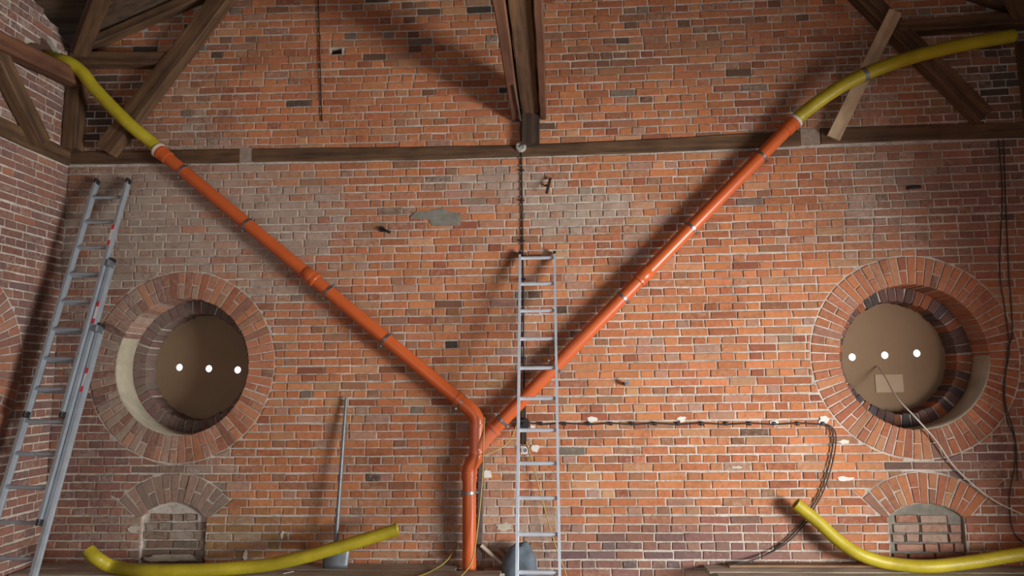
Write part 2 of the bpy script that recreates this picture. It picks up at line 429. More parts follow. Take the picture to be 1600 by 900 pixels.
hull_slab('hole_backing', [(hole_c.x-.2, hole_c.z-.2), (hole_c.x+.2, hole_c.z-.2), (hole_c.x+.2, hole_c.z+.2), (hole_c.x-.2, hole_c.z+.2)], [], *Y3, .56, .62, M_OUT, wall_back)
B = Bricks(*Y3)
def inside_beam(poly):
    u, v = cen(poly); t, b = plate_z(u)
    if v > t+.1 or v < b-.1: return poly
    return clip_half(poly, (0, 1), t+.004) if v > (t+b)/2 else clip_half(poly, (0, -1), -(b-.004))
cem = [(640, 341), (650, 331), (668, 330), (690, 325), (703, 331), (720, 333), (719, 353), (675, 353), (670, 343)]
for zlo, zhi, zref, ph in ((.02, 4.16, ZS, .03), (4.16, 6.55, ZUP, .06)):
    for poly in courses(XL+.003, XR-.003, zlo, zhi, zref, ph):
        u, v = cen(poly); poly = [(a, b+sag(a, b)) for a, b in poly]
        if v > gable_z(u-XM)-.02: continue
        if abs(u-hole_c.x) < .22 and abs(v+sag(u, v)-hole_c.z) < .02:      # the lost header
            ua, ub = min(p[0] for p in poly), max(p[0] for p in poly); za, zb_ = poly[0][1], poly[2][1]
            rest = [(max(ua, hole_c.x+.066), ub), (ua, min(ub, hole_c.x-.066))]; a_, b_ = max(rest, key=lambda r: r[1]-r[0])
            if b_-a_ < .03: continue
            poly = [(a_, za), (b_, za), (b_, zb_), (a_, zb_)]
        for (cx, cz) in OC:
            if len(poly) > 2: poly = out_circle(poly, cx, cz, RO+.012)
        polys = [poly] if len(poly) > 2 else []
        for n in NI:
            cx, cz, R, al = niche_geom(n); new = []
            for q in polys:
                uu, vv = cen(q)
                if abs(uu-cx) > R+.5 or vv > cz+R+.5: new.append(q); continue
                if vv <= n[1]-.01: new.append(out_rect(q, cx-n[2]-.006, -.2, cx+n[2]+.006, n[1]+.02)); continue
                if min(math.hypot(a_-cx, b_-cz) for a_, b_ in q) > R+.275: new.append(q); continue
                an = al+.07; mid = q
                for sg in (-1, 1):
                    nn = (sg*math.cos(an), -math.sin(an)); c0 = nn[0]*cx+nn[1]*cz
                    new.append(clip_half(q, nn, c0+.008))
                    if len(mid) > 2: mid = clip_half(mid, (-nn[0], -nn[1]), -c0)
                if len(mid) > 2: new.append(out_circle(mid, cx, cz, R+.275))
            polys = [q for q in new if len(q) > 2]
        for poly in polys:
            poly = inside_beam(poly)
            if len(poly) < 3 or area(poly) < .0009: continue
            c, sm = brick_tint(u, v); B.add(poly, c, sm)
B.build(wall_back)
# patches on the wall
def patch(pts, mat, name, parent, off=.004, th=.012):
    P = [W(x, y) for x, y in pts]; lp = [(p.x, p.z) for p in P]
    return hull_slab(name, lp, [], *Y3, -off, th, mat, parent)
tag(patch(cem, M_CEMENT, 'cement_patch', wall_back), 'grey cement patch', None)
def blob_patch(px, py, rx, rz, mat, name, parent, seed=0):
    rr = random.Random(seed); c = W(px, py); lp = []
    for i in range(14):
        a = 2*math.pi*i/14; k = rr.uniform(.6, 1.15); lp.append((c.x+rx*k*math.cos(a), c.z+rz*k*math.sin(a)))
    return hull_slab(name, lp, [], *Y3, -.006, .01, mat, parent)
for i, (x, y, rx, rz, mt) in enumerate([(925, 655, .05, .03, M_WHITEPL), (1065, 655, .045, .03, M_WHITEPL), (1320, 748, .075, .025, M_WHITEPL), (1318, 690, .06, .02, M_WHITEPL), (1211, 661, .045, .035, M_WHITEPL), (1287, 657, .05, .04, M_WHITEPL),
        (836, 700, .04, .04, M_WHITEPL), (761, 741, .05, .05, M_WHITEPL), (788, 823, .08, .045, M_PLASTER), (1151, 730, .06, .015, M_PLASTER), (832, 668, .025, .025, M_WHITEPL), (265, 872, .28, .04, M_PLASTER), (209, 826, .06, .04, M_PLASTER), (383, 868, .025, .05, M_WHITEPL), (441, 836, .015, .04, M_WHITEPL)]):
    blob_patch(x, y, rx, rz, mt, 'plaster_patch', wall_back, i)
for px in (385, 1265):
    a = W(px-10 if px < 500 else px-14, 0).x, W(px+10 if px < 500 else px+14, 0).x
    t, b = plate_z(W(px, 240).x); x0, x1 = (W(375, 243).x, W(397, 243).x) if px < 500 else (W(1251, 215).x, W(1281, 215).x)
    o = hull_slab('infill_block', [(x0, b), (x1, b), (x1, t+.01), (x0, t+.01)], [], *Y3, -.004, .05, M_INFILL, wall_back)

# ------------------------------------------------------------------ round windows and niches
def voussoirs(BK, cx, cz, r0, r1, n, depth, proud, halves, tint, a_off=0, smear=0, arc=None, jit=.003):
    """ring of wedge bricks; arc=(a0,a1) measured from the top, else the full circle"""
    a0, a1 = arc or (0, 2*math.pi)
    for i in range(n):
        g = .0055/((r0+r1)/2)
        b0 = a0+(a1-a0)*(i/n)+g+a_off; b1 = a0+(a1-a0)*((i+1)/n)-g+a_off
        def q(ra, rb): return [(cx+ra*math.sin(b0), cz+ra*math.cos(b0)), (cx+rb*math.sin(b0), cz+rb*math.cos(b0)), (cx+rb*math.sin(b1), cz+rb*math.cos(b1)), (cx+ra*math.sin(b1), cz+ra*math.cos(b1))]
        if halves and i % 2: rm = r0+(r1-r0)*random.choice((.48, .5, .54)); spans = [(r0, rm-.005), (rm+.005, r1)]
        else: spans = [(r0, r1)]
        for ra, rb in spans:
            am = (b0+b1)/2; rm_ = (ra+rb)/2
            c, sm = tint(cx+rm_*math.sin(am), cz+rm_*math.cos(am), am)
            BK.add(q(ra, rb), c, sm+smear, depth=depth, proud=proud+random.uniform(-.002, .002), jit=jit)
def round_window(name, plane, cx, cz, label, tint, tint2, board_mat, holes, plaster_arc, board=True):
    O, U, V_, Nn = map(Vector, plane)
    BK = Bricks(O, U, V_, Nn)
    # mortar bed of the surround, seen in the joints
    root = hull_slab(name, circle(cx, cz, RO+.01, 96), [circle(cx, cz, RI+.006, 72)], O, U, V_, Nn, .0085, .285, M_MORTAR)
    tag(root, label, 'round window', kind='structure')
    voussoirs(BK, cx, cz, RI, RO, 66, .28, 0.0, True, tint)
    B2 = Bricks(O-Nn*.29, U, V_, Nn)
    hull_slab('inner_bed', circle(cx, cz, RI+.09, 72), [circle(cx, cz, RI2+.012, 72)], O, U, V_, Nn, .302, .56, M_MORTAR, root)
    voussoirs(B2, cx, cz, RI2, RI+.02, 46, .22, 0.0, False, tint2, a_off=.03, jit=.009)
    BK.items += B2.items
    BK.build(root, 300)
    a0, a1 = plaster_arc; n = 40; V, F = [], []
    for i in range(n+1):
        a = a0+(a1-a0)*i/n; e = min(i, n-i)/6; k = min(1, e)
        for r, d in ((RI+.002, .002), (RI-.012*k-.001, .004), (RI-.014*k-.001, .15*k+.03), (RI-.008*k-.001, .2+.07*k), (RI+.002, .285)):
            V.append(O+U*(cx+r*math.sin(a))+V_*(cz+r*math.cos(a))-Nn*d)
    for i in range(n):
        for k in range(4): F.append((i*5+k, i*5+k+1, i*5+k+6, i*5+k+5))
    tag(mesh_obj('plaster_lining', V, F, M_CREAM, root, True), 'cream plaster lining of the reveal', None)
    if board:
        bd = hull_slab('board', circle(cx, cz, RI2+.05, 72), [circle(a, b, .036, 20) for a, b in holes], O, U, V_, Nn, .49, .505, board_mat, root)
        tag(bd, 'brown board with three round daylight holes', None)
    return root
def tint_left(X, Z, a):
    c, sm = brick_tint(X, Z, False)
    k = .5-.5*math.sin(a)     # left half dirty and pinkish grey, right half clean orange
    return mixt(c, PAL['pink'] if random.random() < .5 else PAL['purple'], min(1, .2+.75*k*random.uniform(.5, 1))), sm+.2*k
def tint_right(X, Z, a):
    c, sm = brick_tint(X, Z, False); c = mixt(c, PAL['red'], .3)
    return mixt(c, PAL['purple'], random.uniform(.05, .35)), sm
def tint_in(X, Z, a): return mixt(PAL['purple'], PAL['grey'], random.uniform(.1, .9)), random.uniform(.0, .2)
def tint_in_r(X, Z, a):
    return mixt(random.choice((PAL['red'], PAL['purple'], PAL['purple'], PAL['slate'])), PAL['soot'], random.uniform(0, .6)), random.uniform(0, .08)
def hole_at(px, py): p = W(px, py, -.49); return (p.x, p.z)
window_1 = round_window('window_1', Y3, *OC[0], 'round brick window by the tall corner ladder, cream plaster in its lower reveal', tint_left, tint_in, M_HBOARD,
    [hole_at(280, 574), hole_at(326, 576), hole_at(371, 578)], (math.radians(172), math.radians(296)))
window_2 = round_window('window_2', Y3, *OC[1], 'round brick window with a pale card on its board and a white cable', tint_right, tint_in_r, M_HBOARD2,
    [hole_at(1332, 558), hole_at(1383, 555), hole_at(1433, 552)], (math.radians(90), math.radians(184)))
for i, (n, tn, lab) in enumerate(((NI[0], 0, 'bricked-up arched niche with crumbling grey mortar below the plastered round window'), (NI[1], 1, 'bricked-up arched niche smeared with cement above the yellow hose'))):
    cx, cz, R, al = niche_geom(n); BK = Bricks(*Y3)
    lp = [(cx-n[2]-.004, .2), (cx+n[2]+.004, .2)]+list(reversed(arc_pts(cx, cz, R+.02, -al, al, 12)))
    root = hull_slab('trim_%d' % (i+1), lp, [], *Y3, .045, .16, M_CEMENT if tn else M_MORTAR)
    tag(root, lab, 'niche', kind='structure')
    sec = arc_pts(cx, cz, R+.272, -al-.07, al+.07, 16)+list(reversed(arc_pts(cx, cz, R-.002, -al-.07, al+.07, 16)))
    hull_slab('arch_bed', sec, [], *Y3, .0075, .06, M_MORTAR, root)
    def tn_arch(X, Z, a, q=tn):
        if q: return mixt(brick_tint(X, Z, False)[0], PAL['purple'], random.uniform(.1, .5)), random.uniform(0, .06)
        return mixt(PAL['pink'], PAL['grey'], random.uniform(.2, .8)), random.uniform(.08, .22)
    voussoirs(BK, cx, cz, R, R+.265, 13, .06, 0, True, tn_arch, arc=(-al-.07, al+.07), jit=.005)
    z = n[1]+n[3]-.03; row = 0
    while z > .25:
        u = cx-n[2]+.01+random.uniform(0, .05)
        lim = n[2] if z < n[1] else math.sqrt(max(.0001, R*R-(z+.03-cz)**2))-.02
        while u < cx+n[2]-.04:
            l = random.choice((.13, .24, .25)); a, b = max(u, cx-lim), min(u+l, cx+lim-.01)
            if b-a > .05:
                BK.add([(a+.008, z-.066), (b-.008, z-.066+random.uniform(-.006, .006)), (b-.008, z), (a+.008, z)],
                       mixt(PAL['deep' if tn else 'brown'], PAL['pink' if tn else 'grey'], .2+random.random()*.7), random.uniform(.3, .5) if row < 4 else .06, proud=-.040 if row < 4 else -.02, jit=.006)
            u += l
        z -= .082; row += 1
    BK.build(root)

# ------------------------------------------------------------------ wall_left
LP = (XL, 0, 0), (0, -1, 0), (0, 0, 1), (1, 0, 0)       # u = distance from the corner
def lgable(u): return ZE+SL*(HALF-abs(u-HALF))
LH = [(38, 70), (50, 66), (60, 67), (61, 60), (70, 58), (72, 52), (80, 62), (90, 76), (97, 88), (96, 100), (80, 100), (58, 88)]
lhole = [(-L(x, y).y, L(x, y).z) for x, y in LH]
OCL = (1.36, OC[0][1])
lout = [(-.0, -.1), (9.54, -.1), (9.54, ZE), (HALF, lgable(HALF)), (-.0, ZE)]
wall_left = hull_slab('wall_left', lout, [circle(*OCL, RI+.08), lhole], *LP, .009, .06, M_MORTAR)
tag(wall_left, 'purplish brick side wall behind the tall extension ladder', 'wall', kind='structure')
hull_slab('masonry_core', lout, [circle(*OCL, RI+.08), lhole], *LP, .06, .56, M_OUT, wall_left)
hull_slab('hole_backing', [(-.1, 5.0), (.9, 5.0), (.9, 5.5), (-.1, 5.5)], [], *LP, .56, .62, M_OUT, wall_left)
pl = [(-L(x, y).y, L(x, a).z, L(x, b).z) for x, y, a, b in ((0, 212, 194, 226), (100, 240, 233, 262))]
ltop = lambda u: pl[1][1]+(pl[0][1]-pl[1][1])*(u-pl[1][0])/(pl[0][0]-pl[1][0])
LZT, LZB = plate_z(XL)[0]+.01, plate_z(XL)[1]-.02
BLf = Bricks(*LP)
for zlo, zhi, zref, ph in ((.02, 4.16, ZS, .09), (4.16, 6.3, ZUP, .02)):
    for poly in courses(.004, 2.6, zlo, zhi, zref, ph):
        u, v = cen(poly)
        if v > lgable(u)-.03: continue
        poly = [(a, b+.018*max(0, min(1, (b-.75)/3.4))) for a, b in poly]
        poly = out_circle(poly, *OCL, RO+.012)
        if len(poly) > 2:
            u2, v2 = cen(poly)
            if LZB-.1 < v2 < LZT+.1: poly = clip_half(poly, (0, 1), LZT+.004) if v2 > (LZT+LZB)/2 else clip_half(poly, (0, -1), -(LZB-.004))
        if len(poly) < 3 or area(poly) < .0009: continue
        # bricks lost around the ragged hole
        hu = sum(a for a, b in lhole)/len(lhole); hz = sum(b for a, b in lhole)/len(lhole); u2, v2 = cen(poly)
        if pip(u2, v2, lhole): continue
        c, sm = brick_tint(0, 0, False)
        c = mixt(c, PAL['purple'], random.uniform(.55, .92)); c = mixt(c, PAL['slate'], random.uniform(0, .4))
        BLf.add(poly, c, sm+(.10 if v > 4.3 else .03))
BLf.build(wall_left)
hull_slab('far_brickwork', [(2.6, 0), (9.5, 0), (9.5, ZE-.05), (HALF, lgable(HALF)-.1), (2.6, lgable(2.6)-.1)], [], *LP, .0, .02, M_FARBRICK, wall_left)
def tint_l3(X, Z, a): return mixt(brick_tint(0, 0, False)[0], PAL['purple'], random.uniform(.4, .8)), .05
window_3 = round_window('window_3', LP, *OCL, 'round brick window in the side wall, only its rim in view', tint_l3, tint_in, M_HBOARD, [(OCL[0]-.3, OCL[1]), (OCL[0], OCL[1]), (OCL[0]+.3, OCL[1])], (math.radians(60), math.radians(180)))

# ------------------------------------------------------------------ wall_right (doorway), floor, ceiling
RP = (XR, 0, 0), (0, -1, 0), (0, 0, 1), (-1, 0, 0)
wall_right = hull_slab('wall_right', [(0, -.1), (9.54, -.1), (9.54, ZE), (HALF, lgable(HALF)), (0, ZE)], [[(2.4, .06), (5.8, .06), (5.8, 1.95), (2.4, 1.95)], circle(HALF*2-1.36, OCL[1], RI2)], *RP, 0, .56, M_FARBRICK)
tag(wall_right, 'brick side wall with a doorway beyond the yellow hoses', 'wall', kind='structure')
FP = (0, -9.54, 0), (1, 0, 0), (0, 0, 1), (0, 1, 0)
wall_front = hull_slab('wall_front', [(XL-.4, -.1), (XR+.4, -.1), (XR+.4, ZE-.16), (XM, gable_z(0)), (XL-.4, ZE-.16)], [[(-3.4, .02), (1.6, .02), (1.6, 2.9), (-3.4, 2.9)], circle(OC[1][0], OC[1][1], RI2)], *FP, 0, .5, M_FARBRICK)  # wide opening added behind the camera to let sky fill light in
tag(wall_front, 'brick wall behind the viewer with an unseen opening added to let in sky light', 'wall', kind='structure')
fl = hull_slab('floor', [(XL-.5, -9.6), (XR+.5, -9.6), (XR+.5, .3), (XL-.5, .3)], [], (0, 0, 0), (1, 0, 0), (0, 1, 0), (0, 0, 1), 0, .1, M_FLOOR)
tag(fl, 'dusty grey floor', 'floor', kind='structure')
V, F = [], []
def rp(x, y, z): V.append((XM+x, -HALF+y, z+.10)); return len(V)-1
H, e = HALF, .35; Za = ZE+SL*H; Zc = ZE-SL*e
for dz in (0, .06):
    for sx in (-1, 1):
        a, b, c = rp(sx*(H+e), H+e, Zc+dz), rp(0, H+e, Za+dz), rp(0, 0, Za+dz); F.append((a, b, c))
        a, b, c = rp(sx*(H+e), -H-e, Zc+dz), rp(0, -H-e, Za+dz), rp(0, 0, Za+dz); F.append((a, b, c))
    for sy in (-1, 1):
        for sx in (-1, 1):
            a, b, c = rp(sx*(H+e), sy*(H+e), Zc+dz), rp(sx*(H+e), 0, Za+dz), rp(0, 0, Za+dz); F.append((a, b, c))
ceiling = mesh_obj('ceiling', V, F, M_ROOF); tag(ceiling, 'dark boarded roof underside above the corner', 'ceiling', kind='structure')

# ------------------------------------------------------------------ timber frame
UPZ = (0, 0, 1)
def under_gable(p, d):
    t = 1.0
    while (p+d*t).z < gable_z((p+d*t).x-XM)-.06: t += .01
    return p+d*t
def timber(name, P0, P1, wid, hei, up, mat, label, cat='beam', group=None, **k): return tag(beam(name, P0, P1, wid, hei, up, mat, **k), label, cat, group)
def plate(x0, x1, label, mat=M_BEAM):
    n = max(2, int((x1-x0)/.3)); V, F = [], []
    for i in range(n+1):
        X = x0+(x1-x0)*i/n; t, b = plate_z(X); t += random.uniform(-.004, .004); b += random.uniform(-.004, .004); d = -.014+random.uniform(-.003, .003)
        for (y, z) in ((.12, b), (d+.006, b), (d, b+.008), (d, t-.008), (d+.006, t), (.12, t)): V.append((X-x0, y, z-4))
    for i in range(n):
        for k in range(6): k2 = (k+1) % 6; F.append((i*6+k, i*6+k2, (i+1)*6+k2, (i+1)*6+k))
    F.append(tuple(range(5, -1, -1))); F.append(tuple(n*6+k for k in range(6)))
    return tag(frame_obj('wall_plate', V, F, mat, Vector((x0, 0, 4)), Vector((1, 0, 0)), Vector((0, 1, 0)), Vector((0, 0, 1))), label, 'beam')
plate(XL+.02, W(375, 243).x, 'short dark timber plate let into the wall at the ladder corner')
plate(W(397, 243).x, W(1250, 216).x, 'long brown timber plate let into the wall under the middle post')
plate(W(1282, 213).x, XR-.01, 'timber plate let into the wall behind the fresh pine board')
timber('wall_plate', (XL-.04, -.02, (LZT+LZB)/2), (XL-.04, -3.0, (LZT+LZB)/2), .13, LZT-LZB, UPZ, M_BEAM, 'dark timber plate let into the side wall')
zt = plate_z(XL)[0]
pl_ = W(110, 150, .07)
timber('corner_post', (XL+.08, -.075, zt-.01), (XL+.08, -.075, ZE-.30), .145, .145, (0, 1, 0), M_BEAM, 'upright timber post in the corner behind the yellow hose', 'post')
timber('corner_post', (XR-.08, -.075, zt+.02), (XR-.08, -.075, ZE-.30), .145, .145, (0, 1, 0), M_BEAM, 'upright dark post beside the end of the upper grey-banded hose', 'post')
a, b = W(86, 95, .075), W(262, 94, .075); a.x = XL+.02
timber('tie_beam', a, b, .13, .135, UPZ, M_BEAM, 'short level tie between the corner post and the long brace')
d = (W(347, 0, .08)-W(166, 236, .08)); p = W(166, 236, .08)
timber('brace', p, under_gable(p, d), .13, .185, UPZ, M_BEAM, 'long slanting brace crossed by the plain yellow hose', 'brace')
a, b = W(1400, 45, .08), W(1588, 32, .075); b.x = XR-.02
timber('tie_beam', a, b, .13, .12, UPZ, M_BEAM, 'short level tie above the grey-banded yellow hose')
p, t = W(1536, 184, .08), W(1352, 0, .08); d = t-p
timber('brace', p, under_gable(p, d), .13, .175, UPZ, M_BEAM, 'slanting brace behind the fresh pine board', 'brace')
a, b = L(-60, 38, .11), W(118, 124, .20)
timber('side_beam', a, b, .13, .16, UPZ, M_REDWOOD, 'reddish beam along the side wall under the ragged hole')
a, b = L(0, 96, .075), L(62, 222, .075); d = a-b
timber('brace', b, b+d*1.3, .13, .15, (0, 0, 1), M_BEAM, 'slanting brace on the side wall under the reddish beam', 'brace')
# gable rafters and valley rafters
for s, lab in ((-1, 'gable rafter resting on the brickwork above the ladder corner'), (1, 'gable rafter above the end of the grey-banded hose')):
    x0 = XM+s*(HALF-.05); z0 = ZE+.03
    timber('rafter', (x0, -.06, z0), (XM+s*.06, -.06, z0+SL*(HALF-.11)), .11, .10, UPZ, M_BEAM, lab, 'rafter')
    timber('valley_rafter', (XM+s*(HALF-.16), -.16, ZE-.02), (XM+s*.2, -HALF+.2, ZE+SL*(HALF-.2)-.08), .15, .16, UPZ, M_BEAM, 'dark valley rafter climbing from the %s corner' % ('ladder' if s < 0 else 'hose'), 'rafter')
p = W(100, 88, .3); q = Vector((XM-HALF+.42, -1.9, ZE+.35))
# central post and the paired beams that come out of the wall
xa, xb = W(815, 200).x, W(843, 200).x
timber('post_stub', ((xa+xb)/2, -.05, plate_z(-.3)[0]-.02), ((xa+xb)/2, -.05, W(828, 176).z), xb-xa, .1, (0, 1, 0), M_BEAMD, 'short dark post on the long wall plate beneath the paired beams', 'post')
zb = W(828, 190).z
x0, x1 = W(800, 191).x, W(813, 191).x
timber('paired_beam', ((x0+x1)/2, -.02, zb+.11), ((x0+x1)/2, -4.6, zb+.11), x1-x0, .22, UPZ, M_REDWOOD, 'reddish plank beam on the thin conduit side of the dark middle beam')
x2, x3 = W(843.5, 189).x, W(854, 189).x
timber('paired_beam', ((x2+x3)/2, -.02, zb+.115), ((x2+x3)/2, -4.6, zb+.115), x3-x2, .22, UPZ, M_REDWOOD, 'reddish plank beam on the far side of the dark middle beam from the conduit')
xc0, xc1 = W(815, 183).x, W(843, 183).x
timber('middle_beam', ((xc0+xc1)/2, -.01, zb+.15), ((xc0+xc1)/2, -4.6, zb+.15), xc1-xc0-.004, .20, UPZ, M_BEAM, 'dark heavy middle beam running out from the wall above the post stub')

# fresh pine board
a, b = W(1399, 18, .19), W(1302, 216, .10)
timber('pine_board', a, b, .125, .024, (0, -1, 0), M_NEWWOOD, 'fresh pale pine board leaning over the brace under the hose', 'board', rough=.0005, bev=.003)

# ------------------------------------------------------------------ ground planks
ZL = W(700, 880).z
def plank(x0, x1, yc, wid, z, th, mat, label, rot=0.0, tilt=0.0, group=None):
    c = Vector(((x0+x1)/2, yc, z-th/2)); d = Vector((math.cos(rot)*math.cos(tilt), math.sin(rot)*math.cos(tilt), math.sin(tilt)))*((x1-x0)/2)
    return timber('plank', c-d, c+d, wid, th, UPZ, mat, label, 'plank', group, rough=.0015, bev=.004)
xe = W(790, 890, .1).x; xn0, xn1 = W(713, 880, .14).x, W(752, 880, .14).x
plank(XL+.03, xn0, -.125, .22, ZL, .04, M_GREYWOOD, 'grey plank along the wall, ending at the downpipe')
plank(xn1+.02, xe, -.125, .22, ZL-.03, .04, M_GREYWOOD, 'short grey plank end on the ladder side of the downpipe')
plank(XL+.03, xe-.03, -.345, .20, ZL, .04, M_GREYWOOD, 'grey plank under the drooping hose with the shovel, second from the wall')
plank(XL+.03, xe+.02, -.55, .19, ZL-.003, .04, M_GREYWOOD, 'grey plank third from the wall in the low platform')
for i, (x, lab) in enumerate(((-4.5, 'timber bearer under the platform below the tall ladder'), (-2.6, 'timber bearer under the middle of the platform'), (-.62, 'timber bearer under the platform end by the downpipe'))):
    timber('bearer', (x, -.02, (ZL-.05)/2+.002), (x, -.66, (ZL-.05)/2+.002), .12, ZL-.045, UPZ, M_BEAMD, lab)
zr = W(1300, 888, .12).z; xr0 = W(1107, 892, .2).x
plank(xr0, XR-.03, -.13, .24, zr, .045, M_GREYWOOD, 'pale plank along the wall under the propped-up hose')
plank(xr0+.05, XR-.03, -.39, .25, zr-.002, .045, M_GREYWOOD, 'pale plank second from the wall below the propped-up hose')
plank(W(1135, 880).x, W(1345, 884).x+.9, -.07, .10, zr+.022, .02, M_BROWNWOOD, 'thin brown splintered lath on the pale plank')
for x, lab in ((2.1, 'timber bearer below the splintered lath'), (4.2, 'timber bearer below the pale planks at the far corner')):
    timber('bearer', (x, -.02, (zr-.055)/2+.002), (x, -.52, (zr-.055)/2+.002), .12, zr-.05, UPZ, M_BEAMD, lab)

# ------------------------------------------------------------------ orange drain pipes
PO, PR = .13, .0615
def lerp(a, b, t): return a+(b-a)*t
def drain(name, top, bot, label, socks, clamps, clabels, cgroup):
    t, b = W(*top, PO), W(*bot, PO); root = empty(name, b); tag(root, label, 'pipe', 'orange sloping drain pipes'); d = (b-t).normalized()
    tube('pipe', [t+d*.02, b], PR, M_ORANGE, root, 32)
    ring_tube('socket', t, t+d*.13, PR-.006, PR+.008, M_ORANGE, root, 32)
    ring_tube('socket_bead', t+d*.015, t+d*.045, PR, PR+.013, M_ORANGE, root, 32)
    tag(ring_tube('rim_seal', t-d*.022, t+d*.004, PR-.012, PR+.016, M_WHITE, root, 32), 'ragged white rim seal', None)
    for s in socks:
        p = W(*s, PO); p = t+d*((p-t).dot(d))
        tube('socket', [p-d*.10, p-d*.095, p+d*.05, p+d*.056], [PR, PR+.007, PR+.007, PR], M_ORANGE, root, 32)
        ring_tube('socket_bead', p+d*.022, p+d*.046, PR, PR+.012, M_ORANGE, root, 32)
    for s, lb in zip(clamps, clabels):
        p = W(*s, PO); p = t+d*((p-t).dot(d)); clamp(p, d, lb, cgroup)
    return root
def clamp(p, d, label, group):
    root = empty('pipe_clamp', (p.x, -.002, p.z)); tag(root, label, 'clamp', group)
    ring_tube('band', p-d*.012, p+d*.012, PR-.001, PR+.007, M_STEEL, root, 32)
    s = d.cross(Vector((0, 1, 0))).normalized()
    for k in (-1, 1):
        c = p+s*k*(PR+.014); box('lug', c, s, d, Vector((0, 1, 0)), .022, .024, .022, M_STEEL, root)
        tube('bolt', [c+Vector((0, -.022, 0)), c+Vector((0, .022, 0))], .006, M_STEEL, root, 8)
    tube('standoff_rod', [p+Vector((0, PR, 0)), Vector((p.x, .004, p.z))], .006, M_STEEL, root, 8)
    ring_tube('wall_flange', (p.x, -.006, p.z), (p.x, .004, p.z), .004, .018, M_STEEL, root, 16)
    return root
drain('drain_pipe', (249, 236), (733, 638), 'orange drain pipe sloping down from the plain yellow hose', [(490, 432)], [(287, 267), (388, 350), (516, 453), (604, 530), (719, 631)], ['steel pipe clamp just below the joint with the plain yellow hose', 'steel pipe clamp second below the plain yellow hose', 'steel pipe clamp just below the socket on the plain-hose pipe', 'steel pipe clamp midway between that socket and the elbow of the plain-hose pipe', 'steel pipe clamp just above the elbow onto the downpipe'], 'clamps on the pipe from the plain hose')
drain('drain_pipe', (1241, 190), (770, 672), 'orange drain pipe sloping down behind the short ladder from the grey-banded hose', [(999, 430)], [(1184, 240), (1075, 352), (967, 459), (862, 568), (779, 651)], ['steel pipe clamp just below the joint with the grey-banded hose', 'steel pipe clamp second below the grey-banded hose', 'steel pipe clamp just below the socket on the grey-banded hose pipe', 'steel pipe clamp behind a stile of the short ladder', 'steel pipe clamp just above the faded branch fitting'], 'clamps on the pipe behind the short ladder')
dp = empty('downpipe', W(733, 886, .14)); tag(dp, 'upright orange downpipe with faded branch fitting, standing on the platform', 'pipe')
RF = PR+.007
tube('elbow', [W(714, 622, PO), W(728, 634, PO), W(739, 644, PO), W(744.5, 655, PO), W(745, 668, PO)], RF, M_ORANGE, dp, 28, .012)
tube('branch_fitting', [W(745, 662, PO), W(745, 690, PO), W(744.5, 711, PO)], RF, M_FADED, dp, 28, .02)
tube('branch_arm', [W(774, 668, PO), W(762, 680, PO), W(748, 698, PO)], RF, M_FADED, dp, 28, .03)
for a_, b_ in (((745, 662), (745, 667)), ((745, 703), (744.6, 708))): ring_tube('collar', W(*a_, PO), W(*b_, PO), PR, RF+.006, M_FADED, dp, 28)
dv = (W(762, 680, PO)-W(774, 668, PO)).normalized(); ring_tube('collar', W(774, 668, PO), W(774, 668, PO)+dv*.025, PR, RF+.007, M_FADED, dp, 28)
tube('offset_bend', [W(744.6, 703, PO), W(743.5, 714, PO), W(739, 722, PO), W(734.5, 731, PO), W(733.4, 742, PO), W(733.3, 752, PO)], RF, M_ORANGE, dp, 28, .012)
for y in (736, 745): ring_tube('collar', W(733.3, y, PO), W(733.3, y+3, PO), PR, RF+.006, M_ORANGE, dp, 28)
pb = W(733, 886, PO); pt = W(733.3, 745, PO); pb = Vector((pt.x-.005, pt.y, ZL-.05))
tube('pipe', [pt, pb], PR+.001, M_ORANGE, dp, 28)
clamp(W(732.5, 769, PO), Vector((0, 0, 1)), 'steel clamp round the upright orange downpipe', 'clamp on the downpipe')

# ------------------------------------------------------------------ yellow corrugated hoses
def hose(pts, label, r=.062, band=None):
    P = catmull(pts, .0045); s = [0]
    for a, b in zip(P, P[1:]): s.append(s[-1]+(b-a).length)
    root = empty('yellow_hose', P[0]); tag(root, label, 'hose', 'yellow corrugated hoses')
    V, F = sweep(P, lambda i: r*(1+.022*math.cos(2*math.pi*s[i]/.0135)), 24, False); n = len(P)
    # open ends: rim and a length of inner bore
    for end in (0, 1):
        base = (n-1)*24 if end else 0; seq = list(range(n-1, n-50, -1)) if end else list(range(0, 49)); prev = base
        for j, idx in enumerate(seq[::6]):
            c = P[idx]; st = len(V)
            for k in range(24): V.append(c+(V[idx*24+k]-c).normalized()*r*.88)
            for k in range(24):
                k2 = (k+1) % 24; q = (prev+k, prev+k2, st+k2, st+k); F.append(q if end else q[::-1])
            prev = st
    mesh_obj('hose_wall', V, F, M_YELLOW, root, True)
    if band is not None:
        i = min(range(n), key=lambda i: (P[i]-band).length); j = min(n-1, i+6); t = (P[j]-P[i]).normalized()
        tag(ring_tube('tape_band', P[i]-t*.02, P[i]+t*.02, r*.96, r*1.05, M_GREYST, root, 24), 'grey tape band', None)
    return root
p0 = W(252, 239, PO)
hose([p0, W(236, 222, .145), W(200, 192, .23), W(150, 141, .27), W(128, 113, .29), L(106, 97, .14), L(86, 92, -.02), L(70, 86, -.2)], 'plain yellow hose from the orange pipe into the ragged corner hole')
hose([W(1238, 193, PO), W(1252, 179, .15), W(1300, 144, .24), W(1350, 116.5, .29), W(1420, 91, .28), W(1500, 71, .25), W(1582, 56, .22)], 'grey-banded yellow hose climbing from the orange pipe over the pine board', band=W(1350, 116.5, .29))
zq = ZL+.058
